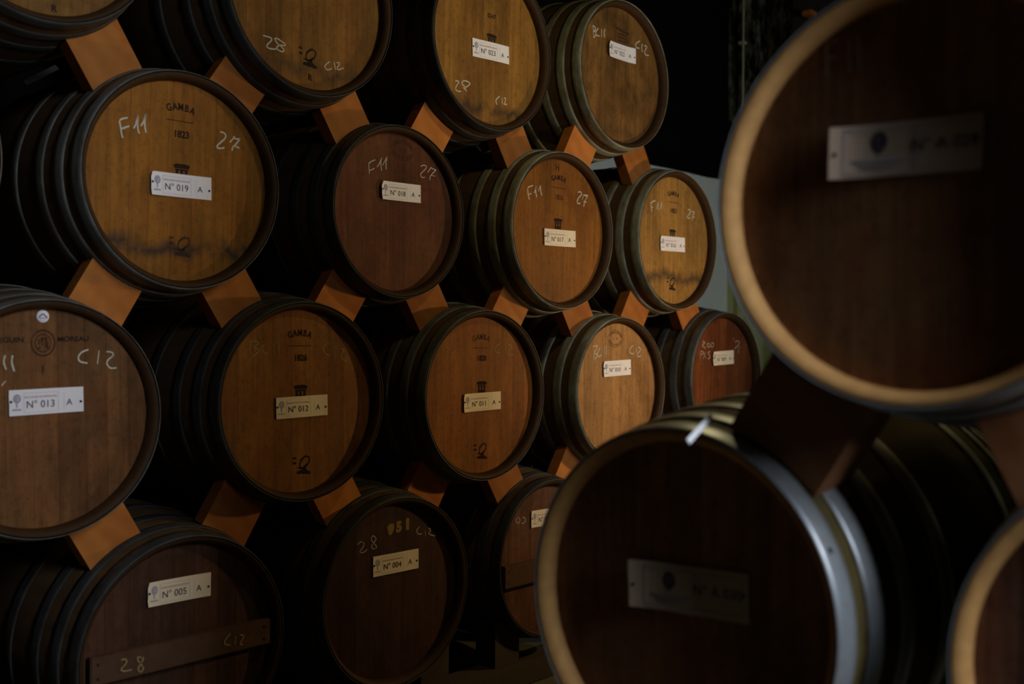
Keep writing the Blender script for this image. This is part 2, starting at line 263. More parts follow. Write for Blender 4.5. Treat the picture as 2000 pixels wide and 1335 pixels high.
def lathe(name, prof, seg, closed=True, smooth=True, groove=0, fm=None):
    """prof: (r, y, groove?) spun about the y axis"""
    vs, fs, mi = [], [], []; n = len(prof)
    for s in range(seg):
        a = 2*PI*s/seg
        for p in prof:
            r = p[0] - (groove if (len(p) > 2 and p[2] and s % 4 == 0) else 0)
            vs.append((r*math.cos(a), p[1], r*math.sin(a)))
    for s in range(seg):
        t = (s+1) % seg
        for i in range(n if closed else n-1):
            j = (i+1) % n
            fs.append((s*n+i, s*n+j, t*n+j, t*n+i)); mi.append(fm[i] if fm else 0)
    return mesh(name, vs, fs, smooth, mi)

LEN = 0.95
def RAD(y): return .2965 + .0535*(1-((y-.475)/.475)**2)
REC = .035      # head recess
def staves_mesh():
    pr, fm = [], []
    ys = [.005, .03, .06, .1, .16, .24, .34, .475, .61, .71, .79, .85, .89, .92, .945]
    for y in ys: pr.append((RAD(y), y, 1)); fm.append(0)
    pr += [(.2948, LEN-.002), (.2925, LEN), (.2768, LEN-.020), (.275, LEN-REC-.006), (.275, LEN-.1), (.275, .1), (.275, REC+.006), (.2768, .020), (.2925, 0), (.2948, .002)]
    fm += [2, 1, 1, 1, 1, 1, 1, 1, 2, 2]; fm[14] = 2
    me = lathe('staves', pr, 128, True, True, .0016, fm)
    return me
def plank_head(name, y, flip=1):
    r = .2762; xs = [-.2762, -.214, -.15, -.095, -.028, .036, .108, .165, .225, .2762]
    vs, fs, at = [], [], []
    for i in range(len(xs)-1):
        a, b = xs[i]+(.0003 if i else 0), xs[i+1]-(.0003 if i < len(xs)-2 else 0)
        top = [(a+(b-a)*k/8, math.sqrt(max(0, r*r-(a+(b-a)*k/8)**2))) for k in range(9)]
        k0 = len(vs)
        ring = [(x, z) for x, z in top] + [(x, -z) for x, z in reversed(top)]
        ring2 = []
        for p in ring:
            if not ring2 or (abs(p[0]-ring2[-1][0])+abs(p[1]-ring2[-1][1])) > 1e-6: ring2.append(p)
        if abs(ring2[0][0]-ring2[-1][0])+abs(ring2[0][1]-ring2[-1][1]) < 1e-6: ring2.pop()
        n = len(ring2)
        vs += [(x, y, z) for x, z in ring2] + [(x, y+.018, z) for x, z in ring2]
        fs.append([k0+j for j in range(n)]); fs.append([k0+n+j for j in reversed(range(n))])
        for j in range(n): fs.append([k0+j, k0+n+j, k0+n+(j+1) % n, k0+(j+1) % n])
        at += [(i+.5)/9]*(n+2)
    me = mesh(name, vs, fs)
    bm = bmesh.new(); bm.from_mesh(me); bmesh.ops.recalc_face_normals(bm, faces=bm.faces[:]); bm.to_mesh(me); bm.free()
    a = me.attributes.new('plank', 'FLOAT', 'FACE'); a.data.foreach_set('value', at); return me
def hoop_mesh(y0, y1, t=.0028, lift=.0008):
    n = 4; out = [(RAD(y0+(y1-y0)*k/n)+lift+t, y0+(y1-y0)*k/n) for k in range(n+1)]
    inn = [(RAD(y0+(y1-y0)*k/n)+lift, y0+(y1-y0)*k/n) for k in reversed(range(n+1))]
    out[0] = (out[0][0]-.0009, out[0][1]); out[-1] = (out[-1][0]-.0009, out[-1][1])
    return lathe('hoop', out+inn, 128)
SH = {'staves': staves_mesh(), 'head': plank_head('head', REC), 'back': plank_head('back_head', LEN-REC-.018)}
HOOPS = [(-.0005, .043), (.072, .112), (.158, .196), (.285, .328)]
SH['hoops'] = [hoop_mesh(a, b) for a, b in HOOPS] + [hoop_mesh(LEN-b, LEN-a) for a, b in HOOPS]
SH['rivet'] = lathe('rivet', [(.0001, -.0025), (.003, -.0022), (.005, -.001), (.0055, 0), (.0001, 0)], 12, False)
SH['nail'] = lathe('nail', [(.0001, -.0022), (.0028, -.0018), (.0038, 0), (.0001, 0)], 12, False)

def text_me(name, s, size, bold=0.0, sx=1.0):
    cu = bpy.data.curves.new(name, 'FONT'); cu.body = s; cu.size = size; cu.offset = bold
    cu.align_x = 'CENTER'; cu.align_y = 'CENTER'; cu.resolution_u = 4
    o = bpy.data.objects.new(name, cu); C.objects.link(o)
    bpy.context.view_layer.update()
    me = bpy.data.meshes.new_from_object(o.evaluated_get(bpy.context.evaluated_depsgraph_get()))
    bpy.data.objects.remove(o); bpy.data.curves.remove(cu)
    vs = [(v.co.x*sx, v.co.y) for v in me.vertices]; fs = [list(p.vertices) for p in me.polygons]
    bpy.data.meshes.remove(me); return vs, fs
class Flat:
    """flat artwork laid on a head or a plate: collects (x, z) shapes, builds one mesh"""
    def __init__(s): s.v = []; s.f = []
    def add(s, vs, fs, dx=0, dz=0, rot=0):
        k = len(s.v); ca, sa = math.cos(rot), math.sin(rot)
        s.v += [(x*ca-z*sa+dx, x*sa+z*ca+dz) for x, z in vs]; s.f += [[k+i for i in f] for f in fs]; return s
    def poly(s, pts): return s.add(pts, [list(range(len(pts)))])
    def rect(s, x0, x1, z0, z1): return s.poly([(x0, z0), (x1, z0), (x1, z1), (x0, z1)])
    def text(s, t, size, x, z, rot=0, bold=0, sx=1): v, f = text_me('t', t, size, bold, sx); return s.add(v, f, x, z, rot)
    def ring(s, cx, cz, rx, rz, w, n=40, a0=0, a1=2*PI, rot=0):
        vs = []; ca, sa = math.cos(rot), math.sin(rot)
        for i in range(n+1):
            a = a0+(a1-a0)*i/n
            for q in (-w/2, w/2):
                x, z = (rx+q)*math.cos(a), (rz+q)*math.sin(a); vs.append((cx+x*ca-z*sa, cz+x*sa+z*ca))
        return s.add(vs, [[2*i, 2*i+1, 2*i+3, 2*i+2] for i in range(n)])
    def frame(s, x0, x1, z0, z1, w):
        s.rect(x0, x1, z1-w, z1); s.rect(x0, x1, z0, z0+w); s.rect(x0, x0+w, z0+w, z1-w); return s.rect(x1-w, x1, z0+w, z1-w)
    def stroke(s, pts, w, rng=None):
        # smooth the drawn line, then lay a ribbon of slightly uneven width
        P = [Vector(p) for p in pts]
        if len(P) > 2:
            Q = []
            for i in range(len(P)-1):
                p0, p1, p2, p3 = P[max(i-1, 0)], P[i], P[i+1], P[min(i+2, len(P)-1)]
                for k in range(5):
                    t = k/5; Q.append(.5*((2*p1)+(p2-p0)*t+(2*p0-5*p1+4*p2-p3)*t*t+(3*p1-p0-3*p2+p3)*t**3))
            Q.append(P[-1]); P = Q
        vs = []
        for i, p in enumerate(P):
            d = (P[min(i+1, len(P)-1)]-P[max(i-1, 0)]); d = d.normalized() if d.length > 1e-9 else Vector((1, 0))
            n = Vector((-d.y, d.x)); h = w/2*((.65 if i in (0, len(P)-1) else 1)*(rng.uniform(.8, 1.2) if rng else 1))
            vs += [tuple(p+n*h), tuple(p-n*h)]
        return s.add(vs, [[2*i, 2*i+1, 2*i+3, 2*i+2] for i in range(len(P)-1)])
    def build(s, name, y, m_, parent, surf=None, cut=None):
        vs = [(x, y if surf is None else surf(x, z)+y, z) for x, z in s.v]
        me = mesh(name, vs, s.f)
        bm = bmesh.new(); bm.from_mesh(me)
        for f in bm.faces:
            if f.normal.y > 0: f.normal_flip()
        bm.to_mesh(me); bm.free(); me.materials.append(m_)
        return obj(name, me, parent)

# ------------------------------------------------------------ the number plate
def number_plate(parent, num, cx, cz, ang=0, curl=(0, 0), seed=1, card='plate', w=.186, h=.064, style='N', clip=0.0):
    rng = random.Random(seed*7+3); ph = rng.uniform(0, 6)
    pe = obj('number_plate', None, parent) if False else None
    def surf(x, z):
        u = x/(w/2)
        e = -.004 - .0014*math.sin(2.6*u+ph) - curl[0]*max(0, -u-.35)**2*2.2 - curl[1]*max(0, u-.35)**2*2.2
        return e
    nx, nz = 18, 4; vs, fs = [], []
    for side in (0, 1):
        for j in range(nz+1):
            for i in range(nx+1):
                x = -w/2+w*i/nx; z = -h/2+h*j/nz
                if clip and i == 0 and j == nz: x += clip; z -= .001
                if clip and i == 0 and j == 0: x += clip*.5
                if i == 0 and 0 < j < nz: x += .0008*rng.uniform(-1, 1)
                vs.append((x, surf(x, z)+(.0007 if side else 0), z))
    K = (nx+1)*(nz+1)
    for j in range(nz):
        for i in range(nx):
            a = j*(nx+1)+i; q = [a, a+1, a+nx+2, a+nx+1]
            fs.append(q); fs.append([K+t for t in reversed(q)])
    per = [i for i in range(nx+1)] + [(j)*(nx+1)+nx for j in range(1, nz+1)] + [nz*(nx+1)+i for i in reversed(range(nx))] + [j*(nx+1) for j in reversed(range(1, nz))]
    for a, b in zip(per, per[1:]+per[:1]): fs.append([a, K+a, K+b, b])
    me = mesh('number_plate', vs, fs, False); me.materials.append(M[card])
    p = obj('number_plate', me, parent); p.location = (cx, REC-.0005, cz); p.rotation_euler = (0, -ang, 0)
    p['label'] = 'white plate with number and nails'
    S = w/.186
    if style == 'N':
        Flat().text('N\u00b0 %s' % num, .0255, -.0155, -.007, 0, .00012, .98).build('lettering', -.0006, M['ink'], p, surf)
        Flat().text('A', .0225, .0575, -.006, 0, .0001).build('letter', -.0006, M['ink'], p, surf)
        g = Flat().frame(-.058, .030, -.026, .023, .0006); g.rect(.044, .0445, -.024, .02)
        g.ring(-.074, .010, .0065, .0085, .006, 18).ring(-.076, .010, .002, .0035, .004, 10).rect(-.0765, -.073, -.012, .0)
        g.rect(-.086, -.064, -.0195, -.0155).build('emblem', -.0005, M['ink_pale'], p, surf)
        r = Flat(); k = -.056
        while k < .026:
            r.rect(k, k+rng.choice((.0022, .0015, .003)), .0125, .0147); k += .0036
        r.rect(-.056, .027, .0105, .0115); r.build('small_print', -.0005, M['ink_red'], p, surf)
        nails = ((-.0885, .003), (.0865, -.006))
    else:
        Flat().text(num, .024, .056, .002, 0, .0001).build('lettering', -.0006, M['ink'], p, surf)
        g = Flat().frame(-.088, .014, -.033, .033, .0016).frame(.018, .100, -.030, .030, .0010)
        g.rect(-.076, .002, -.0165, -.0125).rect(-.066, -.008, -.0245, -.0215).build('plate_frame', -.0005, M['ink_pale'], p, surf)
        e = Flat().ring(-.037, .012, .0085, .011, .007, 20).ring(-.037, .012, .002, .004, .003, 10).poly([(-.041, .001), (-.033, .001), (-.037, -.008)])
        e.build('emblem', -.0006, M['ink'], p, surf)
        nails = ((-w/2+.007, -.002), (w/2-.010, .004))
    for nx_, nz_ in nails:
        o = obj('nail', SH['nail'], p, [M['nail']]); o.location = (nx_, surf(nx_, nz_)+.0003, nz_); o.scale = (.95,)*3
    return p

# ------------------------------------------------------------ marks on the heads
def chalk(parent, key, m_='chalk', y=REC):
    w_, strokes = CHALK[key]; f = Flat(); rng = random.Random(int(key)); s = parent.scale[0]
    groups = []
    for q in sorted(strokes, key=lambda q: min(a for a, b in q)):
        x0, x1 = min(a for a, b in q), max(a for a, b in q)
        if groups and x0-groups[-1][0] < .045: groups[-1][0] = max(groups[-1][0], x1); groups[-1][1].append(q)
        else: groups.append([x1, [q]])
    for g_ in groups:
        f = Flat()
        for q in g_[1]: f.stroke([(a/s, b/s) for a, b in q], w_, rng)
        f.build('chalk_writing', y-.0009, M[m_], parent)
def arc_word(f, word, r, cz, size, spread, bold):
    n = len(word)
    for i, ch_ in enumerate(word):
        a = (i-(n-1)/2)*spread
        f.text(ch_, size, r*math.sin(a), cz-r+r*math.cos(a), -a, bold, .82)
    return f
def maker_stamp(parent, year, m_='stencil', m2='stencil'):
    f = Flat(); arc_word(f, 'GAMBA', .105, .206, .0275, .172, .0010); f.rect(-.044, .040, .1660, .1682)
    f.build('stencil_lettering', REC-.0006, M[m_], parent)
    Flat().text(year, .0265, .002, .130, 0, .0010, .92).build('stencil_number', REC-.0006, M[m2], parent)
def bowl_emblem(parent, m_='stencil', dx=0):
    f = Flat()
    f.poly([(-.025+dx, .046), (-.012+dx, .049), (.012+dx, .049), (.026+dx, .046), (.023+dx, .036), (-.022+dx, .036)])
    f.rect(-.020+dx, .020+dx, .030, .0345).rect(-.018+dx, -.010+dx, .018, .030).rect(-.004+dx, .004+dx, .018, .030).rect(.010+dx, .018+dx, .018, .030).rect(-.019+dx, .019+dx, .008, .018)
    f.build('stencil_emblem', REC-.0006, M[m_], parent)
def leaf_emblem(parent, m_='stencil', dx=0, dz=0):
    f = Flat()
    f.rect(-.034+dx, -.021+dx, -.160+dz, -.154+dz).rect(-.033+dx, -.021+dx, -.176+dz, -.169+dz)
    f.ring(.010+dx, -.172+dz, .021, .013, .0048, 26, 0, 2*PI, .75)
    for k in range(4): f.rect(-.006+dx+k*.006, -.003+dx+k*.006, -.168+dz+k*.005, -.161+dz+k*.004)
    f.poly([(-.019+dx, -.199+dz), (.005+dx, -.192+dz), (.012+dx, -.186+dz), (.018+dx, -.196+dz), (.033+dx, -.203+dz), (.030+dx, -.210+dz), (-.018+dx, -.205+dz)])
    f.stroke([(-.016+dx, -.186+dz), (.002+dx, -.190+dz), (.018+dx, -.178+dz)], .004)
    f.build('stencil_emblem', REC-.0006, M[m_], parent)
def oval_stamp(parent, cx, cz, rx, rz, m_='stencil_faint'):
    f = Flat().ring(cx, cz, rx, rz, .0022, 56)
    rng = random.Random(5)
    for k in range(30):
        a = 2*PI*k/30
        if k in (14, 15, 0, 29): continue
        x, z = cx+(rx-.009)*math.cos(a), cz+(rz-.0085)*math.sin(a); q = rng.uniform(.0016, .003)
        f.add([(-q, -.0042), (q, -.0042), (q, .0042), (-q, .0042)], [[0, 1, 2, 3]], x, z, a-PI/2)
    for s_ in (-1, 1): f.ring(cx+s_*.011, cz, .0018, .0024, .0034, 10)
    f.build('oval_stamp', REC-.0006, M[m_], parent)

# ------------------------------------------------------------ a barrel
LEFT = 'wine barrels in the long stacked bank'
RIGHT = 'wine barrels in the near stacked bank'
def barrel(label, loc, r, head, rz=0, st='stave', ch_='chime', hp='hoop', group=LEFT, tilt=0.0, spin=0.0, blur_rivet=False):
    b = empty('wine_barrel', loc, rz, r/.30)
    tag(b, label, 'barrel', group)
    s = obj('staves', SH['staves'], b, [M[st], M[ch_], M['chime_new' if ch_ == 'chime_new' else 'chime_dark']]); s.rotation_euler = (0, spin, 0)
    h = obj('head', SH['head'], b, [head]); h.rotation_euler = (0, tilt, 0)
    k = obj('back_head', SH['back'], b, [head])
    for i, hm in enumerate(SH['hoops']):
        o = obj('hoop', hm, b, [M[hp]]); o.rotation_euler = (0, spin*2+i, 0)
    return b
def cross_bar(parent, x0, x1, zl, zr, hgt, col='stave'):
    vs, fs = [], []
    me = box_me('cross_bar', x0, x1, REC-.026, REC-.0005, -hgt/2, hgt/2, .003)
    o = obj('cross_bar', me, parent, [M['bar']]); o.location = (0, 0, (zl+zr)/2)
    for x in (x0+.02, x1-.02):
        for z in (-hgt*.25, hgt*.25):
            n = obj('screw', SH['nail'], o, [M['nail']]); n.location = (x, REC-.0262, z)
    return o
M['bar'] = stave_mat('old_bar_wood', (.10, .055, .032))

H = {
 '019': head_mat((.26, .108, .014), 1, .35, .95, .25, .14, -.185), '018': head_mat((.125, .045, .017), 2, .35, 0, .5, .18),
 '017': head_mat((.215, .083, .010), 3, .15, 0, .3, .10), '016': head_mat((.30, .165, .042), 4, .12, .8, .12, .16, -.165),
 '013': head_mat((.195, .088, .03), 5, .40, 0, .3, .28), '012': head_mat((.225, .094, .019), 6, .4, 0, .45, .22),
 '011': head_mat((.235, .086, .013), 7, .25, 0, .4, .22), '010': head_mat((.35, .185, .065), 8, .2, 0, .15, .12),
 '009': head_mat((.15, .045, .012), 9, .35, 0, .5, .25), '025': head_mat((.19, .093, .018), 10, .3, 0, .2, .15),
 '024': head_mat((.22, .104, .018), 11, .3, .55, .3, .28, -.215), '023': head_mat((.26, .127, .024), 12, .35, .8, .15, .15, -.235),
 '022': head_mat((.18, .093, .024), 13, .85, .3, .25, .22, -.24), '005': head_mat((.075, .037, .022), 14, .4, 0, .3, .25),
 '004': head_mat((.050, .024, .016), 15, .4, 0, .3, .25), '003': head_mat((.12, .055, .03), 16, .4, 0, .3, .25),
 '020': head_mat((.14, .055, .022), 17), '006': head_mat((.18, .075, .03), 18), 'near': head_mat((.36, .19, .092), 19, .35, 0, .4, .2),
 'near2': head_mat((.26, .14, .09), 20, .4, 0, .4, .25),
}
INFO = {  # label, plate centre, plate angle, curl, clip, card, tilt of the planks
 '019': ('large oak barrel chalked F11 and 27 with plate N\u00b0 019', (.001, -.012), .009, (.004, .0), .004, 'plate', .02),
 '018': ('reddish oak barrel with oval stamp, faint F11 27 and plate N\u00b0 018', (.02, .07), .02, (.006, 0), .008, 'plate', -.015),
 '017': ('amber oak barrel with an H above the stencil and plate N\u00b0 017', (.006, -.026), .02, (0, 0), 0, 'plate_lamplit', .02),
 '016': ('pale oak barrel with dark knot stain low down and plate N\u00b0 016', (-.007, -.015), .02, (.002, 0), .004, 'plate', .01),
 '013': ('oak barrel with round white sticker and plate N\u00b0 013 at the left edge', (.005, .043), .02, (0, .003), 0, 'plate', -.02),
 '012': ('shadowed brown oak barrel chalked BC11 and C12 with plate N\u00b0 012', (.007, -.017), .02, (0, .003), 0, 'plate_lamplit', -.015),
 '011': ('orange brown oak barrel with faded BC11 and plate N\u00b0 011', (.004, -.024), .02, (.002, 0), .003, 'plate_lamplit', .01),
 '010': ('brightest orange oak barrel with oval stamp and white plate N\u00b0 010', (-.001, .09), .03, (.004, .003), .006, 'plate', 0),
 '009': ('red brown oak barrel at the far end with plate N\u00b0 009', (.008, .092), .035, (.006, 0), .012, 'plate_lamplit', .03),
 '023': ('golden oak barrel in the top tier with plate N\u00b0 023', (.01, -.014), .03, (0, 0), 0, 'plate', .01),
 '022': ('mottled mossy oak barrel at the top right with curled plate N\u00b0 022', (.005, .097), .015, (.009, .005), .010, 'plate', .02),
 '005': ('dark barrel in the bottom tier with cross bar and plate N\u00b0 005', (-.009, .16), -.012, (.004, 0), .004, 'plate_lamplit', .01),
 '004': ('dark barrel in the bottom tier with yellow painted figures and plate N\u00b0 004', (.01, .092), 0, (0, .003), 0, 'plate_lamplit', 0),
 '003': ('dark brown bottom tier barrel with cross bar, half hidden by the near barrel', (-.002, .154), -.02, (0, 0), 0, 'plate_lamplit', 0),
 '024': ('top tier oak barrel chalked 28 and C12 with no plate in sight', None, 0, 0, 0, 0, 0),
 '025': ('oak barrel cut off by the top left corner, stamped R', None, 0, 0, 0, 0, 0),
}
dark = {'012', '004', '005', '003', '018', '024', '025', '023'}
POS = {}
B = {}
for i, (k, (x, y, z, r)) in enumerate(BARRELS.items()):
    lab, pc, ang, curl, clip, card, tilt = INFO[k]
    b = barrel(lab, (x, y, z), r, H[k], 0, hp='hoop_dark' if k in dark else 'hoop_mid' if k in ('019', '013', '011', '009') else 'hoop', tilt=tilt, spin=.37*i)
    B[k] = b; POS[k] = (x, y, z, r); s = r/.30
    if pc: number_plate(b, k, pc[0]/s, pc[1]/s, ang, curl, i+1, card, clip=clip)
    if k in CHALK:
        yy = REC-.027 if k == '005' else REC
        chalk(b, k, {'012': 'chalk_yellow', '011': 'chalk_yellow', '018': 'chalk', '004': 'chalk_faint', '003': 'chalk_faint', '009': 'chalk_faint', '005': 'chalk_yellow'}.get(k, 'chalk'), yy)
maker_stamp(B['019'], '1823'); maker_stamp(B['017'], '1826', 'stencil', 'stencil_faint'); maker_stamp(B['016'], '1823')
maker_stamp(B['012'], '1826'); maker_stamp(B['011'], '1820', 'stencil_faint')
for k in ('019', '017', '016', '012', '011', '023'): bowl_emblem(B[k], 'stencil', {'023': .015, '017': -.003, '016': -.005}.get(k, .003))
leaf_emblem(B['024']); leaf_emblem(B['012'], dx=.009, dz=-.015); leaf_emblem(B['011'], dx=0, dz=-.02); leaf_emblem(B['016'], dx=-.012, dz=-.008)
leaf_emblem(B['019'], 'stencil_faint', dx=.0, dz=0)
oval_stamp(B['018'], .030, .223, .054, .036); oval_stamp(B['010'], -.009, .213, .050, .0355)
Flat().text('H', .040, -.008, .243, 0, .0012, .85).build('stencil_letter', REC-.0006, M['stencil_faint'], B['017'])
Flat().text('0247', .0215, .016, .112, 0, .0006).build('stencil_number', REC-.0006, M['stencil'], B['023'])
Flat().text('R', .026, .007, -.240, 0, .0008).build('stencil_letter', REC-.0006, M['stencil'], B['024'])
Flat().text('R', .024, .035, -.254, 0, .0008).build('stencil_letter', REC-.0006, M['stencil'], B['025'])
f = Flat().poly([(-.034, .199), (.058, .188), (.058, .178), (-.032, .189)])
for q in range(4): f.rect(-.018, .040, .168-.013*q, .175-.013*q)
f.build('stamp_block', REC-.0006, M['stencil_faint'], B['022'])
f = Flat().text('SEGUIN', .0175, -.086, .197, .02, .0005, 1.18).text('MOREAU', .0175, .074, .200, .02, .0005, 1.15)
f.build('stencil_lettering', REC-.0006, M['stencil'], B['013'])
f = Flat().ring(-.003, .190, .029, .032, .0045, 48).ring(-.003, .190, .020, .022, .003, 36)
for q in range(16): f.ring(-.003+.011*math.cos(q*.9), .190+.012*math.sin(q*1.7), .0022, .0026, .0024, 8)
f.rect(-.006, -.001, .108, .135); f.build('stencil_seal', REC-.0006, M['stencil_faint'], B['013'])
st = obj('round_sticker', lathe('round_sticker', [(.0001, -.0012), (.0155, -.001), (.016, 0), (.0001, 0)], 40, False), B['013'], [M['plate']])
st.location = (-.004, REC-.0004, .257)
Flat().stroke([(-.010, -.002), (-.004, .004), (0, .006), (.004, .003), (.011, -.003)], .003).stroke([(-.010, -.004), (.010, -.0045)], .0022).build('sticker_mark', -.0016, M['ink'], st)
# painted figures on 004
yp = alpha_paint('yellow_paint', (.40, .27, .07), .42, 60)
for f in (Flat().text('5', .044, .024, .199, .0, .003, 1.05), Flat().text('1', .044, .060, .203, 0, .004, 1.1), Flat().poly([(-.026, .206), (-.012, .216), (.002, .214), (.004, .196), (-.008, .178), (-.018, .180)])):
    f.build('painted_figure', REC-.0006, yp, B['004'])
for k, x0, x1, z, h_ in (('005', -.262, .262, -.005, .071), ('003', -.262, .262, -.037, .084)): cross_bar(B[k], x0, x1, z, z, h_)

# two barrels cut off by the left edge
x20 = (-.795, 0, 1.255); x06 = (-.805, 0, -.004)
B['020'] = barrel('barrel at the left edge beside 019, only its right rim in view', x20, .30, H['020'], 0); POS['020'] = (*x20, .30)
B['006'] = barrel('bottom tier barrel with cross bar cut off by the lower left corner', x06, .30, H['006'], 0); POS['006'] = (*x06, .30)
cross_bar(B['006'], -.262, .262, -.02, -.02, .08)
# two that stand behind the near bank and carry the end of the long one
for k, x, lab in (('002', 2.352, 'bottom tier barrel of the long bank hidden behind the near barrel'), ('001', 3.138, 'last bottom tier barrel of the long bank behind the near barrels')):
    B[k] = barrel(lab, (x, 0, -.003), .30, H['003'], 0); POS[k] = (x, 0, -.003, .30)

# ------------------------------------------------------------ near bank, square to the long one
NEAR = {'up': (-.078, -2.010, 1.048, .30), 'lo': (-.046, -1.603, .394, .30), 'th': (.000, -2.342, .390, .30)}
nb = {}
for k, lab, hd in (('up', 'near blurred barrel at the upper right with dim white plate', H['near']),
                   ('lo', 'near blurred barrel low in front with steel hoops lit blue', H['near']),
                   ('th', 'near barrel cut off by the lower right corner, pale rim only', H['near2'])):
    x, y, z, r = NEAR[k]
    nb[k] = barrel(lab, (x, y, z), r, hd, -PI/2, 'stave_new', 'chime_new', 'hoop_new', RIGHT, spin=.2)
NEAR['top'] = (-.06, -2.418, 1.702, .30)  # unseen barrel added on top to block daylight over the near bank
nb['top'] = barrel('unseen third tier near barrel, added to block daylight', NEAR['top'][:3], .30, H['near2'], -PI/2, 'stave_new', 'chime_new', 'hoop_new', RIGHT, spin=.5)
number_plate(nb['up'], 'N\u00b0 A 020', -.015, .065, -.02, (.012, .001), 31, 'plate_shaded', .214, .076, 'B')
number_plate(nb['lo'], 'N\u00b0 A 030', .018, .028, .035, (.014, .001), 32, 'plate_shaded', .228, .081, 'B')
Flat().stroke([(-.135, .235), (-.135, .185)], .004).stroke([(-.135, .235), (-.115, .235)], .004).stroke([(-.135, .212), (-.120, .212)], .004).stroke([(-.100, .235), (-.098, .185)], .004).stroke([(-.085, .235), (-.082, .185)], .004).build('chalk_writing', REC-.0009, M['chalk_faint'], nb['up'])
for a in (.45,):
    rv = obj('rivet', SH['rivet'], nb['lo'], [M['hoop_dark']])
    rr = RAD(.022)+.0036; rv.location = (rr*math.cos(a), .022, rr*math.sin(a))
    rv.rotation_euler = Vector((math.cos(a), 0, math.sin(a))).to_track_quat('-Y', 'Z').to_euler()
# unseen barrels added back to back with them, keeping daylight off the long bank
for dx, (k, lab) in zip((1.0, 1.0, .98), (('up', 'added light-blocking barrel behind the upper near barrel'), ('lo', 'added light-blocking barrel behind the lower near barrel'), ('th', 'added light-blocking barrel behind the corner near barrel'))):
    x, y, z, r = NEAR[k]
    barrel(lab, (x+dx+.95, y, z), r, H['near2'], PI/2, 'stave', 'chime', 'hoop', 'wine barrels added behind the near bank to block daylight')

# ------------------------------------------------------------ chocks
def chock(A, Bq, label, front=.088, depth=.05, half=.080, yoff=None, axis='y', m_='pine', group='pine chocks between the barrels', name='wooden_chock'):
    """block between two barrels: both long faces are hollowed to the barrels they touch"""
    if axis == 'y': ua, ub, ya = A[0], Bq[0], (A[1]+Bq[1])/2
    else: ua, ub, ya = -A[1], -Bq[1], (A[0]+Bq[0])/2
    za, zb = A[2], Bq[2]
    mid = Vector(((ua+ub)/2, (za+zb)/2)); d = Vector((ub-ua, zb-za)); D = d.length; d /= D; t = Vector((-d.y, d.x))
    n = 12; rows = []
    yA, yB = (A[1], Bq[1]) if axis == 'y' else (A[0], Bq[0])
    for yy in (front, front+depth/2, front+depth):
        y = ya+yy; ra = (RAD(y-yA)+.0046)*A[3]/.30; rb = (RAD(y-yB)+.0046)*Bq[3]/.30
        lo = [(-half+2*half*i/n, -D/2+math.sqrt(ra*ra-(-half+2*half*i/n)**2)) for i in range(n+1)]
        hi = [(-half+2*half*i/n, D/2-math.sqrt(rb*rb-(-half+2*half*i/n)**2)) for i in range(n+1)]
        rows.append((yy, lo, hi))
    vs, fs = [], []
    L = 2*(n+1)
    for yy, lo, hi in rows:
        for tt, dd in lo+list(reversed(hi)):
            p = d*dd+t*tt; vs.append((p.x, yy, p.y))
    for r_ in range(2):
        for i in range(L):
            j = (i+1) % L; fs.append([r_*L+i, r_*L+j, (r_+1)*L+j, (r_+1)*L+i])
    for i in range(n):
        fs.append([i, L-1-i, L-2-i, i+1]); q = 2*L; fs.append([q+i, q+i+1, q+L-2-i, q+L-1-i])
    me = mesh(name, vs, fs)
    bm = bmesh.new(); bm.from_mesh(me); bmesh.ops.recalc_face_normals(bm, faces=bm.faces[:]); bm.to_mesh(me); bm.free()
    o = obj(name, me, None, [M[m_]])
    if axis == 'y': o.location = (mid.x, ya, mid.y)
    else: o.location = (ya, -mid.x, mid.y); o.rotation_euler = (0, 0, -PI/2)
    tag(o, label, 'wooden wedge', group); return o
TXT = {'025': 'the corner barrel at the top left', '024': 'the top tier barrel chalked 28 and C12', '020': 'the barrel at the left edge'}
def nm(k): return TXT.get(k, 'barrel N\u00b0 '+k)
PAIRS = [('025', '020', '019'), ('024', '019', '018'), ('023', '018', '017'), ('022', '017', '016'),
         ('020', None, '013'), ('019', '013', '012'), ('018', '012', '011'), ('017', '011', '010'), ('016', '010', '009'),
         ('013', '006', '005'), ('012', '005', '004'), ('011', '004', '003'), ('010', '003', '002'), ('009', '002', '001')]
for top, a, b_ in PAIRS:
    for q, side in ((a, 'left'), (b_, 'right')):
        if q: chock(POS[q], POS[top], 'pine chock under the lower %s side of %s' % (side, nm(top)))
chock(NEAR['lo'], NEAR['up'], 'dark brown chock between the two near barrels with plates', axis='x', m_='pine_dark', front=.066, depth=.10, half=.09, group='chocks between the near barrels')
chock(NEAR['th'], NEAR['up'], 'dark chock at the right edge under the upper near barrel', axis='x', m_='pine_dark', front=.066, depth=.10, half=.09, group='chocks between the near barrels')
chock(NEAR['up'], NEAR['top'], 'dark chock on top of the upper near barrel, under the added barrel', axis='x', m_='pine_dark', front=.066, depth=.10, half=.09, group='chocks between the near barrels')
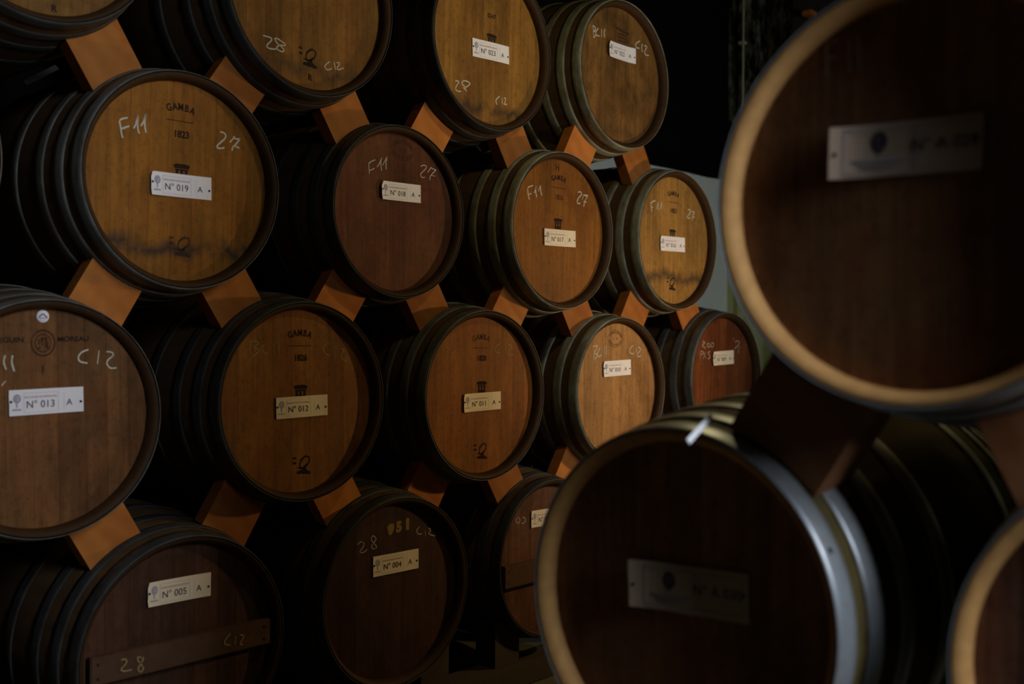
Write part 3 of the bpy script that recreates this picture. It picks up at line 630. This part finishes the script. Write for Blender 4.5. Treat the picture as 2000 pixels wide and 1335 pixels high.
# bottom tier rests on beams through small chocks
BEAM_T, BEAM_B = -.385, -.46
def foot_chock(k, side):
    x, y, z, r = POS[k]; s = r/.30; n = 8; vs, fs = [], []
    a, b_ = (.14, .27)
    for yy in (.05, .15):
        R_ = (RAD(yy)+.0046)*s
        xs = [a+(b_-a)*i/n for i in range(n+1)]
        ring = [(side*q, -math.sqrt(R_*R_-q*q)) for q in xs]
        ring = [(p, min(zz, -.205)) for p, zz in ring]
        ring += [(side*b_, BEAM_T+.001-z), (side*a, BEAM_T+.001-z)]
        vs += [(p, yy, zz) for p, zz in ring]
    L = n+3
    for i in range(L): j = (i+1) % L; fs.append([i, j, L+j, L+i])
    fs.append(list(range(L))); fs.append(list(reversed(range(L, 2*L))))
    me = mesh('foot_chock', vs, fs); bm = bmesh.new(); bm.from_mesh(me); bmesh.ops.recalc_face_normals(bm, faces=bm.faces[:]); bm.to_mesh(me); bm.free()
    o = obj('foot_chock', me, None, [M['beam']]); o.location = (x, y, z)
    tag(o, 'dark floor chock under the lower %s side of %s' % ('left' if side < 0 else 'right', {'006': 'the lower left corner barrel', '002': 'the hidden bottom tier barrel', '001': 'the last bottom tier barrel', '003': 'the half hidden barrel'}.get(k, nm(k))), 'wooden wedge', 'chocks under the bottom tier')
for k in ('006', '005', '004', '003', '002', '001'):
    for s_ in (-1, 1): foot_chock(k, s_)
o = obj('support_beam', box_me('support_beam', -1.3, 3.6, .02, .16, BEAM_B, BEAM_T, .004), None, [M['beam']]); tag(o, 'dark timber beam under the chocks of the bottom tier', 'beam', 'support beams')
o = obj('support_beam', box_me('support_beam', -1.3, 3.6, .76, .90, BEAM_B, BEAM_T, .004), None, [M['beam']]); tag(o, 'rear timber beam under the back of the bottom tier', 'beam', 'support beams')

# ------------------------------------------------------------ white strips
def strip(a, b_, w_, lab):
    a, b_ = Vector(a), Vector(b_); L = (b_-a).length
    me = box_me('white_strip', -w_/2, w_/2, -.001, .001, 0, L, .0004)
    o = obj('white_strip', me, None, [M['strip']])
    zz = (b_-a).normalized(); yy = Vector((-.55, -.83, .1)); yy = (yy-zz*yy.dot(zz)).normalized(); xx = yy.cross(zz)
    mm = Matrix((xx, yy, zz)).transposed().to_4x4(); mm.translation = a; o.matrix_world = mm; tag(o, lab, 'plastic strip', None); return o
strip((-.130, -1.6936, .6839), (-.046, -1.683, .7192), .009, 'short white strip standing on the top rim of the lower near barrel')
strip((-.262, .44, 1.551), (-.172, .44, 1.613), .016, 'pale strip in the dark gap left of barrel N\u00b0 019')  # added strip standing in for the lit back wall seen through the gap

# ------------------------------------------------------------ room
def struct(name, me, m_): o = obj(name, me, None, [m_]); o['kind'] = 'structure'; return o
FZ, CZ = -.62, 3.9
def whitewash(name, top, amount, base=(.60, .62, .53)):
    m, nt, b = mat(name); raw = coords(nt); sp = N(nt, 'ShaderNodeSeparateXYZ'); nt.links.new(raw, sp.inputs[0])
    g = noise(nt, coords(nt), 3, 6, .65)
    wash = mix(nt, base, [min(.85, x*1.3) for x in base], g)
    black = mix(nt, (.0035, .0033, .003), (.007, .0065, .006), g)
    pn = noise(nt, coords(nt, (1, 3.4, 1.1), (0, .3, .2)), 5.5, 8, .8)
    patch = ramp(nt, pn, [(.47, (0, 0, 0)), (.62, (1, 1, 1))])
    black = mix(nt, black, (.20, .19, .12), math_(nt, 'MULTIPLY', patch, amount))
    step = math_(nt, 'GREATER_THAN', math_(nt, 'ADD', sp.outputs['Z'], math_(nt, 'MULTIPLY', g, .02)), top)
    step = math_(nt, 'MAXIMUM', step, math_(nt, 'LESS_THAN', sp.outputs['X'], 3.1))   # wall behind the stack goes black: its darkness is put into the colour
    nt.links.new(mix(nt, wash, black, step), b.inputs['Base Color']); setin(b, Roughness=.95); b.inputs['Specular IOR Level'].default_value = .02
    bump(nt, b, g, .3, .01); return m
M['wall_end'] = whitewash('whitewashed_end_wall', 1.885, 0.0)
M['wall_side'] = whitewash('whitewashed_side_wall', 1.90, 1.0, (.42, .43, .20))  # olive lamplight put into the whitewash colour
M['wall_dark'] = plain('dark_plaster', (.05, .045, .04), .95, 0, .3, 4, .1)
M['floor'] = plain('dusty_concrete', (.10, .09, .06), .9, 0, .35, 6, .15)
M['ceil'] = plain('sooty_boards', (.03, .025, .02), .9, 0, .3, 5, .1)
struct('floor', box_me('floor', -3.6, 4.75, -3.8, 1.25, FZ-.1, FZ), M['floor'])
struct('ceiling', box_me('ceiling', -3.6, 4.75, -3.8, 1.25, CZ, CZ+.1), M['ceil'])
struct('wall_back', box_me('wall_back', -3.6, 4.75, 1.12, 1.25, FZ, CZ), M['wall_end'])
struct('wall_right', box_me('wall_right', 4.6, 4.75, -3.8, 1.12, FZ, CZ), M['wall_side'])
struct('wall_left', box_me('wall_left', -3.6, -3.45, -3.8, 1.12, FZ, CZ), M['wall_dark'])
def wall_with_windows():
    xs = sorted([-3.45, W1[0]-.15, W1[0]+.15, W2[0]-.2, W2[0]+.2, 4.6]); vs = []
    bm = bmesh.new()
    def bx(x0, x1, z0, z1):
        g = bmesh.ops.create_cube(bm, size=1)['verts']
        for v in g: v.co = Vector(((x0+x1)/2+v.co.x*(x1-x0), -3.70+v.co.y*.16, (z0+z1)/2+v.co.z*(z1-z0)))
    bx(xs[0], xs[1], FZ, CZ); bx(xs[2], xs[3], FZ, CZ); bx(xs[4], xs[5], FZ, CZ)
    bx(xs[1], xs[2], FZ, W1[2]-.8); bx(xs[1], xs[2], W1[2]+.8, CZ)
    bx(xs[3], xs[4], FZ, W2[2]-.4); bx(xs[3], xs[4], W2[2]+.4, CZ)
    me = bpy.data.meshes.new('wall_front'); bm.to_mesh(me); bm.free(); return me
struct('wall_front', wall_with_windows(), M['wall_dark'])
m_, nt, b_ = mat('daylit_glass'); setin(b_, Roughness=.3); b_.inputs['Base Color'].default_value = (.6, .7, .8, 1)
b_.inputs['Emission Color'].default_value = (.80, .88, 1, 1); b_.inputs['Emission Strength'].default_value = 0.6
for i, (W_, a, h_) in enumerate(((W1, .15, .8), (W2, .2, .4))):
    struct('window_%d' % (i+1), box_me('window', W_[0]-a, W_[0]+a, -3.74, -3.72, W_[2]-h_, W_[2]+h_), m_)
struct('wall_light_blocker', box_me('wall_light_blocker', -.03, 1.92, -3.15, -2.78, FZ, CZ), M['wall_dark'])  # unseen block added to keep window daylight off the near barrels
# raised kerb under the long bank
struct('trim_1', box_me('trim_1', -3.45, 3.75, -.10, 1.12, FZ, BEAM_B-.0005), M['floor'])

# pipe, post, brace and bracket on the far right wall
p = empty('wall_pipe', (4.57, .995, FZ)); tag(p, 'thin upright pipe on the dark far wall left of the upper near barrel', 'pipe')
pm = lathe('pipe', [(.0001, 0), (.0075, 0), (.0075, CZ-FZ), (.0001, CZ-FZ)], 16, False)
M['pipe'] = plain('dull_brass_paint', (.50, .47, .27), .5, .2)
o = obj('pipe', pm, p, [M['pipe']]); o.rotation_euler = (PI/2, 0, 0)
for z in (3.39,): 
    o = obj('pipe_clip', box_me('pipe_clip', -.012, .028, -.012, .030, z-.012, z+.006, .002), p, [M['pipe']])
o = obj('timber_post', box_me('timber_post', 4.46, 4.598, .25, .585, FZ, CZ, .004), None, [M['ceil']]); tag(o, 'black timber post against the far wall beside the mould patch', 'post')
vs_ = [(4.50, .586, 2.80), (4.50, .586, 3.75), (4.50, 1.22*.9, 3.75), (4.598, .586, 2.80), (4.598, .586, 3.75), (4.598, 1.22*.9, 3.75)]
me = mesh('timber_brace', vs_, [[0, 1, 2], [5, 4, 3], [0, 3, 4, 1], [1, 4, 5, 2], [2, 5, 3, 0]])
bm = bmesh.new(); bm.from_mesh(me); bmesh.ops.recalc_face_normals(bm, faces=bm.faces[:]); bm.to_mesh(me); bm.free()
o = obj('timber_brace', me, None, [M['ceil']]); tag(o, 'black sloping timber brace at the top of the far wall', 'brace')
o = obj('wooden_bracket', box_me('wooden_bracket', 4.38, 4.475, .42, .48, 2.795, 2.825, .003), None, [M['pine']]); tag(o, 'small orange bracket end above the rim of the upper near barrel', 'bracket')

# ------------------------------------------------------------ the two lamps
M['bulb'], nt, b_ = mat('lit_bulb'); b_.inputs['Emission Color'].default_value = (1, .75, .35, 1); b_.inputs['Emission Strength'].default_value = 2.0
b_.inputs['Base Color'].default_value = (.1, .1, .1, 1)
def sphere(name, r, n=20):
    bm = bmesh.new(); bmesh.ops.create_uvsphere(bm, u_segments=n, v_segments=n//2, radius=r)
    for f_ in bm.faces: f_.smooth = True
    me = bpy.data.meshes.new(name); bm.to_mesh(me); bm.free(); return me
wl = empty('work_lamp', (LOW[0], LOW[1]-.0, FZ)); tag(wl, 'work lamp on a stand behind the near barrels', 'lamp')
o = obj('stand', lathe('stand', [(.0001, 0), (.14, 0), (.14, .015), (.012, .03), (.010, LOW[2]-FZ-.06), (.0001, LOW[2]-FZ-.06)], 24, False), wl, [M['iron']]); o.rotation_euler = (PI/2, 0, 0)
o = obj('housing', box_me('housing', .012, .05, -.075, .075, LOW[2]-FZ-.075, LOW[2]-FZ+.075, .01), wl, [M['iron']])
o = obj('lens', box_me('lens', .006, .0115, -.06, .06, LOW[2]-FZ-.06, LOW[2]-FZ+.06), wl, [M['bulb']])
pl = empty('pendant_lamp', (HIGH[0], HIGH[1], CZ)); tag(pl, 'bare bulb hanging from the ceiling above the far aisle', 'lamp')
o = obj('cord', lathe('cord', [(.0001, 0), (.004, 0), (.004, CZ-HIGH[2]-.09), (.018, CZ-HIGH[2]-.09), (.018, CZ-HIGH[2]-.06), (.0001, CZ-HIGH[2]-.06)], 12, False), pl, [M['iron']]); o.rotation_euler = (-PI/2, 0, 0)
o = obj('bulb', sphere('bulb', .016), pl, [M['bulb']]); o.location = (0, 0, HIGH[2]-CZ+.06)
